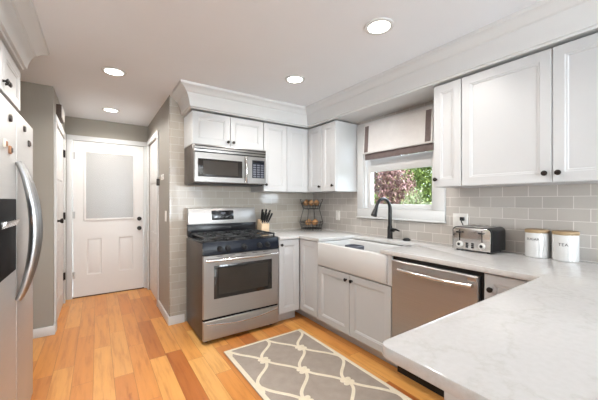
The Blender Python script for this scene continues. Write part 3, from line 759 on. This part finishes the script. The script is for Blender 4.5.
# ------------------------------------------------------------------ rug
t = G(); x0, x1, y0, y1 = 0.868, 1.646, 1.02, 2.378
t.box(x0, x1, y0, y1, 0.0005, 0.009, 0.002)
t.mi = 1; zr = 0.0102
for a in ((x0 + 0.002, x0 + 0.034, y0 + 0.002, y1 - 0.002), (x1 - 0.030, x1 - 0.002, y0 + 0.002, y1 - 0.002), (x0 + 0.034, x1 - 0.03, y0 + 0.002, y0 + 0.03), (x0 + 0.034, x1 - 0.03, y1 - 0.026, y1 - 0.002)):
    t.box(a[0], a[1], a[2], a[3], 0.007, zr - 0.0005, 0.0006)
nrib = [0]
def ribbon(pts, w_):
    nrib[0] += 1; zr = 0.0100 + 0.00007 * (nrib[0] % 17)
    pts = [Vector((a, b, 0)) for a, b in pts]; L = []
    for k in range(len(pts)):
        d_ = (pts[min(k + 1, len(pts) - 1)] - pts[max(k - 1, 0)]).normalized(); s_ = Vector((d_.y, -d_.x, 0)) * w_ / 2
        L.append([tuple(pts[k] - s_ + Vector((0, 0, 0.007))), tuple(pts[k] - s_ * 0.8 + Vector((0, 0, zr))), tuple(pts[k] + s_ * 0.8 + Vector((0, 0, zr))), tuple(pts[k] + s_ + Vector((0, 0, 0.007)))])
    if len(L) > 1: t.rings(L)
ox, oy, dx, dy = 1.262, 1.785, 0.1765, 0.2825
inside = lambda q: x0 + 0.025 < q[0] < x1 - 0.02 and y0 + 0.02 < q[1] < y1 - 0.015
for i in range(-4, 5):
    for j in range(-4, 5):
        if (i + j) % 2: continue
        nx, ny = ox + i * dx, oy + j * dy
        for sg in (-1, 1):
            run = []
            for k in range(25):
                u = k / 24; kk = 0.17 if sg > 0 else 0.05; q = (nx + sg * dx * (u - kk * math.sin(2 * PI * u)), ny + dy * u)
                if inside(q): run.append(q)
                else:
                    if len(run) > 1: ribbon(run, 0.027)
                    run = []
            if len(run) > 1: ribbon(run, 0.027)
        if inside((nx - 0.03, ny)) and inside((nx + 0.03, ny)) and inside((nx, ny - 0.03)) and inside((nx, ny + 0.03)):
            for sx, sy in ((-1, -1), (1, -1), (-1, 1), (1, 1)):
                cxk, cyk = nx + sx * 0.022, ny + sy * 0.019
                t.lathe([(0, zr + 0.0012), (0.018, zr + 0.0012), (0.021, 0.007)], (cxk, cyk, 0), 12, sx=1.2)
            t.box(nx - 0.022, nx + 0.022, ny - 0.012, ny + 0.012, 0.007, zr + 0.0016, 0.001)
o = t.build('kitchen_rug', [M['rug'], M['rugc']], smooth=30)
tag(o, 'grey rug with a cream trellis pattern on the wood floor', 'rug')

# ------------------------------------------------------------------ recessed lights
LP = [((0.116, 2.906), 'round recessed ceiling light in front of the hall, second farthest from the camera'), ((0.136, 4.162), 'round recessed ceiling light inside the hall near the back door'),
      ((1.452, 2.180), 'round recessed ceiling light in front of the corner cabinets'), ((1.442, 1.225), 'largest round recessed ceiling light, near the right wall cabinets'),
      ((0.116, 1.65), 'unseen recessed ceiling light added beside the refrigerator to brighten the cabinet fronts')]  # last lamp is out of view, added to light the base cabinet fronts
first = None
for (x, y), lab in LP:
    if first is None:
        first = thing('recessed_light', lab, 'ceiling light', (x, y, ZC - 0.008), 'recessed ceiling lights')
        G().lathe([(0.066, 0.0065), (0.067, 0.002), (0.074, 0.0), (0.088, 0.002), (0.092, 0.0075), (0.066, 0.0075)], (x, y, ZC - 0.008), 32).build('trim_ring', M['trimw'], first)
        G().lathe([(0, 0.003), (0.067, 0.0035), (0.067, 0.007), (0, 0.007)], (x, y, ZC - 0.008), 32).build('lens', M['lens'], first)
    else: copy_tree(first, (x, y, ZC - 0.008), lab)
    light('recessed_lamp', 'SPOT', (x, y, ZC - 0.03), (0, 0, 0), 75 if y < 1.7 and x < 1 else 42 if y > 4 else 30, (1.0, 0.955, 0.90), spot_size=math.radians(165), spot_blend=0.5, shadow_soft_size=0.06)

# ------------------------------------------------------------------ roman shade
t = thing('roman_blind', 'cream roman blind with taupe edging at the top of the window', 'blind', (2.40, 1.84, 2.07))
xb = 2.375
g = G(); n_ = 14; L0, L1 = [], []
prof = [(0.022, 2.085), (0.006, 2.060), (0.0, 2.0), (-0.004, 1.93), (-0.008, 1.85), (-0.012, 1.80), (-0.014, 1.78), (-0.010, 1.768), (0.002, 1.764), (0.014, 1.770), (0.016, 1.80), (0.014, 1.93), (0.030, 2.06), (0.040, 2.085)]
g.rings([[(xb + a, y, z) for a, z in prof] for y in (1.432, 2.228)]); g.build('upper_fold', M['shade'], t, smooth=50)
for ya, yb_ in ((1.446, 1.500), (2.158, 2.210)):
    g = G(); pf = [(a - 0.0015, z) for a, z in prof[1:7]]
    g.rings([[(xb + a, y, z) for a, z in pf] + [(xb + a + 0.0014, y, z) for a, z in pf[::-1]] for y in (ya, yb_)]); g.build('edge_trim', M['shadetrim'], t)
G().box(2.392, 2.402, 1.44, 2.220, 1.704, 2.06, 0.002).build('lower_fold', M['shade'], t)
G().box(2.3895, 2.4045, 1.438, 2.222, 1.702, 1.768, 0.002).build('hem_trim', M['shadetrim'], t)
G().box(2.385, 2.421, 1.44, 2.224, 2.055, 2.09, 0.003).build('headrail', M['shade'], t)

# ------------------------------------------------------------------ things on the worktop
# toaster
t = thing('toaster', 'brushed steel four-slot toaster with black sides by the outlet', 'toaster', (2.31, 1.045, ZT))
x0, x1, y0, y1, za, zb = 2.196, 2.424, 0.905, 1.172, ZT + 0.012, ZT + 0.176
g = G(); prof = []
def rprof(i=0): return [(a, b) for a, b in arc(y1 - 0.03 - i, zb - 0.03 - i, 0.03, 0, 90, 6) + arc(y0 + 0.03 + i, zb - 0.03 - i, 0.03, 90, 180, 6)] + [(y0 + i, za), (y1 - i, za)]
G().prism(rprof(0.0), x0 + 0.012, x1, 0.006, 'x').build('shell', M['blackp'], t)
G().prism([(a, b) for a, b in rprof(0.006)], x0, x0 + 0.014, 0.003, 'x').build('front_plate', M['chrome'], t)
g = G(); g.prism([(a, b) for a, b in rprof(0.0)], x0 + 0.006, x0 + 0.016, 0.002, 'x'); g.build('bezel', M['blackp'], t)
top = G().box(x0 + 0.02, x1 - 0.02, y0 + 0.035, y1 - 0.035, zb - 0.002, zb + 0.0025, 0.001).build('top_plate', M['steel'], t)
for k in range(4):
    y = y0 + 0.056 + 0.0455 * k; G().box(x0 + 0.035, x1 - 0.03, y - 0.010, y + 0.010, zb + 0.002, zb + 0.0032).build('bread_slot', M['black'], top, smooth=0)
for y in (1.116, 0.964):
    G().box(x0 - 0.0008, x0 + 0.003, y - 0.003, y + 0.003, za + 0.062, zb - 0.022).build('lever_slot', M['black'], t, smooth=0)
    G().box(x0 - 0.022, x0 + 0.002, y - 0.017, y + 0.017, zb - 0.044, zb - 0.033, 0.003).build('lever', M['blackp'], t)
    kb = G().lathe([(0, -0.014), (0.017, -0.014), (0.021, -0.010), (0.022, 0.001), (0, 0.001)], (x0, y, za + 0.037), 24, 'x').build('dial', M['dialgrey'], t)
    G().lathe([(0, -0.0155), (0.010, -0.0155), (0.011, -0.0135), (0, -0.0135)], (x0, y, za + 0.037), 20, 'x').build('dial_centre', M['blackp'], kb)
for y in (1.064, 1.026):
    for z in (0.021, 0.034, 0.047): G().box(x0 - 0.003, x0 + 0.001, y - 0.009, y + 0.009, za + z - 0.005, za + z + 0.005, 0.001).build('button', M['blackp'], t)
g = G()
for x in (x0 + 0.03, x1 - 0.03):
    for y in (y0 + 0.03, y1 - 0.03): G().cyl((x, y, ZT), (x, y, za + 0.002), 0.012).build('foot', M['blackp'], t)

# canisters
def wrap_text(txt, cx, cy, r, ang, z, size, parent):
    cu = bpy.data.curves.new('lettering', 'FONT'); cu.body = txt; cu.size = size; cu.align_x = 'CENTER'; cu.align_y = 'CENTER'; cu.extrude = 0.0006; cu.space_character = 1.05
    ob = bpy.data.objects.new('lettering', cu); C.objects.link(ob)
    dg = bpy.context.evaluated_depsgraph_get(); me = bpy.data.meshes.new_from_object(ob.evaluated_get(dg))
    bpy.data.objects.remove(ob)
    b = bmesh.new(); b.from_mesh(me); bpy.data.meshes.remove(me)
    wl = world_loc(parent)
    for v in b.verts:
        a = ang + v.co.x / r; rr_ = r + v.co.z * 0.8 + 0.0004
        v.co = Vector((cx + rr_ * math.cos(a), cy + rr_ * math.sin(a), z + v.co.y)) - wl
    m2 = bpy.data.meshes.new('lettering'); b.to_mesh(m2); b.free(); m2.materials.append(M['ink'])
    o = bpy.data.objects.new('lettering', m2); C.objects.link(o); o.parent = parent; o['label'] = 'dark lettering reading ' + txt
def canister(cx, cy, txt, ang, label, size, z):
    r, h = 0.0635, 0.158
    t = thing('canister', label, 'canister', (cx, cy, ZT), 'kitchen canisters')
    G().lathe([(0, 0.0), (r - 0.004, 0.0), (r, 0.005), (r, h - 0.010), (r - 0.002, h), (r - 0.006, h), (0, h)], (cx, cy, ZT), 40).build('jar', M['ceramic'], t)
    G().lathe([(0, h), (r - 0.001, h), (r + 0.001, h + 0.003), (r + 0.001, h + 0.017), (r - 0.003, h + 0.021), (0, h + 0.022)], (cx, cy, ZT), 40).build('lid', M['bamboo'], t)
    wrap_text(txt, cx, cy, r, ang, ZT + z, size, t)
canister(2.366, 0.706, 'SUGAR', math.radians(176), 'white ceramic canister lettered SUGAR with a wooden lid', 0.021, 0.118)
canister(2.366, 0.5645, 'TEA', math.radians(184), 'white ceramic canister lettered TEA with a wooden lid', 0.026, 0.100)

# two-tier wire basket with onions
bx, by = 2.270, 3.030
t = thing('wire_basket', 'two-tier black wire basket stand in the worktop corner', 'basket', (bx, by, ZT))
def ringpts(r, z, n=28): return [(bx + r * math.cos(2 * PI * k / n), by + r * math.sin(2 * PI * k / n), z) for k in range(n)]
def tier(name, z0, z1, r0, r1):
    g = G(); g.tube(ringpts(r1, z1), 0.0035, 8, True); g.tube(ringpts(r0, z0), 0.003, 8, True); g.tube(ringpts((r0 + r1) / 2, (z0 + z1) / 2), 0.0025, 6, True)
    for k in range(18):
        a = 2 * PI * k / 18; g.tube([(bx + r0 * math.cos(a), by + r0 * math.sin(a), z0), (bx + r1 * math.cos(a), by + r1 * math.sin(a), z1)], 0.002, 6)
    for k in range(-3, 4):
        y = r0 * k / 3.5; q = math.sqrt(max(0, r0 * r0 - y * y)); g.tube([(bx - q, by + y, z0), (bx + q, by + y, z0)], 0.002, 6); g.tube([(bx + y, by - q, z0), (bx + y, by + q, z0)], 0.002, 6)
    g.build(name, M['iron'], t)
tier('lower_basket', ZT + 0.012, ZT + 0.095, 0.128, 0.152); tier('upper_basket', ZT + 0.262, ZT + 0.335, 0.104, 0.132)
g = G()
for a in (math.radians(45), math.radians(135), math.radians(225), math.radians(315)):
    c_, s_ = math.cos(a), math.sin(a); G().ball((bx + 0.128 * c_, by + 0.128 * s_, ZT + 0.006), 0.006).build('foot', M['iron'], t)
for a in (math.radians(124.44 + 180), math.radians(124.44)):   # side posts left and right as seen
    c_, s_ = math.cos(a), math.sin(a)
    pts = [(bx + r * c_, by + r * s_, ZT + z) for r, z in ((0.152, 0.095), (0.130, 0.18), (0.106, 0.262), (0.132, 0.335), (0.152, 0.372), (0.150, 0.386), (0.140, 0.384), (0.139, 0.374))]
    G().tube(pts, 0.0035, 8).build('side_post', M['iron'], t)
for a in (math.radians(34.44), math.radians(214.44)):
    c_, s_ = math.cos(a), math.sin(a)
    G().tube([(bx + r * c_, by + r * s_, ZT + z) for r, z in ((0.152, 0.095), (0.130, 0.18), (0.106, 0.262))], 0.0035, 8).build('side_post', M['iron'], t)
g = G(); g.lathe([(0, 0.040), (0.006, 0.041), (0.010, 0.034), (0.026, 0.024), (0.037, 0.004), (0.036, -0.012), (0.022, -0.030), (0.006, -0.036), (0, -0.036)], (0, 0, 0), 20)
onion0 = g.build('onion', M['onion']); onion0.location = (0, 0, 0)
cdir = Vector((-bx, -by, 0)).normalized(); sdir = Vector((-cdir.y, cdir.x, 0)) * -1      # towards camera / towards image right
sdir = Vector((0.8247, -0.5655, 0))
spots = []
for u, v in ((-0.042, 0.040), (0.040, 0.040), (-0.03, -0.045), (0.055, -0.04)): spots.append((u, v, ZT + 0.0535, 'lower'))
for u, v in ((-0.068, -0.012), (0.0, 0.050), (0.066, -0.012), (0.0, -0.050)): spots.append((u, v, ZT + 0.3035, 'upper'))
names = {('lower', 0): 'tan onion in the lower wire basket, front left', ('lower', 1): 'tan onion in the lower wire basket, front right', ('lower', 2): 'tan onion in the lower wire basket, back left', ('lower', 3): 'tan onion in the lower wire basket, back right',
         ('upper', 0): 'tan onion in the upper wire basket, leftmost', ('upper', 1): 'tan onion in the upper wire basket, front middle', ('upper', 2): 'tan onion in the upper wire basket, rightmost', ('upper', 3): 'tan onion in the upper wire basket, behind the others'}
cnt = {}
for k, (u, v, z, tr) in enumerate(spots):
    q = Vector((bx, by, 0)) + sdir * u + cdir * v
    o = onion0 if k == 0 else onion0.copy()
    if k: C.objects.link(o)
    o.location = (q.x, q.y, z - 0.002); o.rotation_euler = (0, 0, k * 1.1); o.scale = (1, 1, 1)
    i = cnt.get(tr, 0); cnt[tr] = i + 1
    tag(o, names[(tr, i)], 'onion', 'onions in the wire basket')

# knife block with knives
kx, ky = 1.600, 3.085
t = thing('knife_block', 'pale wood knife block beside the range', 'knife block', (kx, ky, ZT))
hw = 0.050
lean = 0.035
g = G(); g.hexa([(kx - hw, ky - 0.065, ZT), (kx + hw, ky - 0.065, ZT), (kx + hw, ky + 0.06, ZT), (kx - hw, ky + 0.06, ZT),
        (kx - hw, ky - 0.075, ZT + 0.095), (kx + hw, ky - 0.075, ZT + 0.095), (kx + hw, ky + 0.035, ZT + 0.150), (kx - hw, ky + 0.035, ZT + 0.150)], 0.004)
g.build('block', M['block'], t)
up = Vector((0, -0.55, 0.84)).normalized()
def knife_at(x, y, ln, label, tilt):
    zs = ZT + 0.095 + (y - (ky - 0.075)) / 0.11 * 0.055
    b0 = Vector((x, y, zs)); d_ = Vector((tilt, -0.36, 0.92)).normalized()
    t = thing('kitchen_knife', label, 'knife', b0, 'knives in the block')
    G().tube([b0 - d_ * 0.004, b0 + d_ * 0.02], [0.0085, 0.0085], 10).build('bolster', M['chrome'], t)
    G().tube([b0 + d_ * 0.02, b0 + d_ * (0.02 + ln * 0.5), b0 + d_ * (0.02 + ln * 0.85), b0 + d_ * (0.02 + ln), b0 + d_ * (0.022 + ln)], [0.0085, 0.0105, 0.0115, 0.0105, 0.006], 10).build('handle', M['blackp'], t)
K = [(-0.034, -0.058, 0.125, 'dark-handled knife in the block, front row leftmost', -0.10), (-0.011, -0.058, 0.115, 'dark-handled knife in the block, front row second from left', 0.03), (0.012, -0.058, 0.115, 'dark-handled knife in the block, front row third from left', 0.16), (0.034, -0.058, 0.110, 'dark-handled knife in the block, front row rightmost', 0.28),
     (-0.028, -0.015, 0.130, 'dark-handled knife in the block, back row leftmost', -0.07), (0.0, -0.015, 0.130, 'dark-handled knife in the block, back row middle', 0.09), (0.028, -0.015, 0.125, 'dark-handled knife in the block, back row rightmost', 0.25)]
for dx_, dy_, ln, lab, tl in K: knife_at(kx + dx_, ky + dy_, ln, lab, tl)

# ------------------------------------------------------------------ plates and small wall fixtures
def plate(name, label, cat, F, u, z, wd, ht, kind):
    c = F(u, 0, z); t = thing(name, label, cat, c, 'wall plates')
    g = G(); g.slab(F, u - wd / 2, u + wd / 2, z - ht / 2, z + ht / 2, 0.006, [], [], 0.002); g.build('cover', M['plastic'], t)
    n_ = max(1, round(wd / 0.058)) if wd > 0.09 else 1
    for k in range(n_):
        uu = u + (k - (n_ - 1) / 2) * 0.046
        G().box(*wbox(F, uu - 0.016, uu + 0.016, 0.004, 0.0085, z - 0.034, z + 0.034), 0.001).build('switch' if kind == 'switch' else 'socket', M['plastic'], t)
    return t
plate('outlet_plate', 'white single outlet plate on the tile left of the window', 'outlet', FR(XW), 2.714, 1.086, 0.072, 0.115, 'socket')
plate('outlet_plate', 'white double outlet plate on the tile behind the toaster', 'outlet', FR(XW), 1.235, 1.105, 0.118, 0.115, 'socket')
o = G().box(XW - 0.034, XW - 0.009, 1.196, 1.226, 1.105, 1.135, 0.005).tube([(XW - 0.03, 1.211, 1.115), (XW - 0.045, 1.205, 1.10), (XW - 0.03, 1.18, 1.03), (XW - 0.012, 1.172, 0.96), (XW - 0.012, 1.20, ZT + 0.004), (XW - 0.03, 1.23, ZT + 0.004)], 0.0035, 8).build('power_plug', M['blackp'])
tag(o, 'black power plug and cord in the outlet behind the toaster', 'plug')
plate('switch_plate', 'white light switch plate on the greige hall corner', 'light switch', FR(XL2), 3.41, 1.10, 0.072, 0.115, 'switch')
t = thing('key_hook', 'small white key hook with dark keys on the hall wall', 'key hook', (XL2, 3.60, 1.50))
G().box(XL2 - 0.010, XL2, 3.52, 3.65, 1.50, 1.56, 0.003).build('board', M['plastic'], t)
G().tube([(XL2 - 0.008, 3.62, 1.52), (XL2 - 0.045, 3.62, 1.515), (XL2 - 0.055, 3.62, 1.53)], 0.004, 8).tube([(XL2 - 0.008, 3.55, 1.52), (XL2 - 0.045, 3.55, 1.515), (XL2 - 0.055, 3.55, 1.53)], 0.004, 8).build('hook', M['steel'], t)
o = G().box(XL2 - 0.060, XL2 - 0.030, 3.600, 3.640, 1.435, 1.5135, 0.006).build('key_pouch', M['mag_c'])
tag(o, 'dark key pouch hanging from the hall key hook', 'key pouch')
t = thing('door_chime', 'dark brown door chime box with white front above the hall side door', 'door chime', (XH, 4.0, 2.11))
G().box(XH, XH + 0.042, 3.84, 4.14, 2.113, 2.245, 0.003).build('case', M['brown'], t)
G().box(XH + 0.040, XH + 0.048, 3.86, 4.12, 2.125, 2.235, 0.003).build('front_cover', M['plastic'], t)

# refrigerator magnets
def magnet(label, y, z, mats, shape):
    t = thing('fridge_magnet', label, 'magnet', (XF, y, z), 'magnets on the refrigerator')
    g = G()
    if shape == 'figure':
        G().lathe([(0, 0), (0.016, 0.0), (0.015, 0.010), (0, 0.012)], (XF - 0.0005, y, z), 16, 'x').build('body', mats[0], t)
        G().lathe([(0, 0), (0.010, 0.0), (0.009, 0.009), (0, 0.011)], (XF - 0.0005, y + 0.004, z + 0.024), 14, 'x').build('head', mats[1], t)
    else:
        G().box(XF - 0.0005, XF + 0.009, y - 0.016, y + 0.016, z - 0.018, z + 0.018, 0.003).build('body', mats[0], t)
        G().box(XF - 0.0005, XF + 0.013, y - 0.009, y + 0.011, z - 0.012, z + 0.010, 0.003).build('detail', mats[1], t)
magnet('small dark figure magnet high on the freezer door', 1.87, 1.645, (M['mag_c'], M['mag_b']), 'figure')
magnet('white square magnet beside the orange one on the freezer door', 1.77, 1.515, (M['mag_b'], M['mag_a']), 'square')
magnet('orange square magnet nearest the handle on the freezer door', 1.865, 1.50, (M['mag_a'], M['mag_c']), 'square')
magnet('dark figure magnet with a white head on the refrigerator door', 2.19, 1.695 - 0.035, (M['mag_c'], M['mag_b']), 'figure')
magnet('dark square magnet lowest on the refrigerator door', 2.32, 1.60, (M['mag_c'], M['brown']), 'square')

# ------------------------------------------------------------------ outside the window
o = G().box(XW + 0.14, 60, -40, 60, -0.62, -0.5).build('ground', M['lawn'], smooth=0); struct(o, 'green lawn outside the window', 'lawn')
def shrub(name, label, cx, cy, z0, rx, rz, n, mat, size, group='shrubs outside the window'):
    t = thing(name, label, 'shrub', (cx, cy, -0.5), group)
    g = G()
    for k in range(6):
        a = 2 * PI * k / 6; g.tube([(cx + 0.05 * math.cos(a), cy + 0.05 * math.sin(a), -0.5), (cx + 0.25 * rx * math.cos(a), cy + 0.25 * rx * math.sin(a), z0 - 0.3 * rz), (cx + 0.6 * rx * math.cos(a), cy + 0.6 * rx * math.sin(a), z0 + 0.35 * rz)], [0.03, 0.02, 0.008], 6)
    g.build('stems', M['bark'], t)
    b = bmesh.new()
    for k in range(n):
        d_ = Vector((random.gauss(0, 1), random.gauss(0, 1), random.gauss(0, 1))).normalized(); rr_ = (0.45 + 0.55 * random.random() ** 0.6) * (1 + 0.16 * math.sin(5 * d_.x + 3 * cx) * math.cos(4 * d_.z + d_.y * 3))
        q = Vector((cx + d_.x * rx * rr_, cy + d_.y * rx * rr_, z0 + d_.z * rz * rr_))
        m = Matrix.Rotation(random.random() * 2 * PI, 3, 'Z') @ Matrix.Rotation(random.gauss(0.3, 0.8), 3, 'X'); s_ = size * random.uniform(0.6, 1.3)
        vs = [b.verts.new(q + m @ Vector(c_) * s_ - Vector((cx, cy, -0.5))) for c_ in ((0, -1, 0), (0.45, 0, 0.12), (0, 1, 0), (-0.45, 0, 0.12))]
        b.faces.new((vs[0], vs[1], vs[2])); b.faces.new((vs[0], vs[2], vs[3]))
    me = bpy.data.meshes.new('foliage'); b.to_mesh(me); b.free(); me.materials.append(mat)
    o = bpy.data.objects.new('foliage', me); C.objects.link(o); o.parent = t
shrub('plum_shrub', 'large plum-leaved shrub outside the window', 5.3, 4.85, 1.20, 1.10, 1.45, 28000, M['purple'], 0.042)
shrub('green_shrub', 'tall bright green shrub right of the plum shrub', 7.2, 4.45, 1.2, 0.64, 1.9, 14000, M['green'], 0.048)
shrub('pale_shrub', 'low pale green shrub in front of the plum shrub', 4.2, 2.80, 0.56, 0.38, 0.86, 8000, M['lime'], 0.030)
shrub('green_shrub', 'low green shrub behind the faucet outside the window', 3.85, 3.42, 0.46, 0.27, 0.86, 5000, M['green'], 0.028)
for k, (x_, y_, lab) in enumerate(((10.0, 10.2, 'green hedge shrub far behind the plum shrub'), (9.7, 7.2, 'green hedge shrub between the plum and bright green shrubs'), (9.2, 3.4, 'green hedge shrub outside at the right of the window'))):
    shrub('hedge_shrub', lab, x_, y_, 1.1, 1.28, 2.3, 18000, M['green'], 0.075)
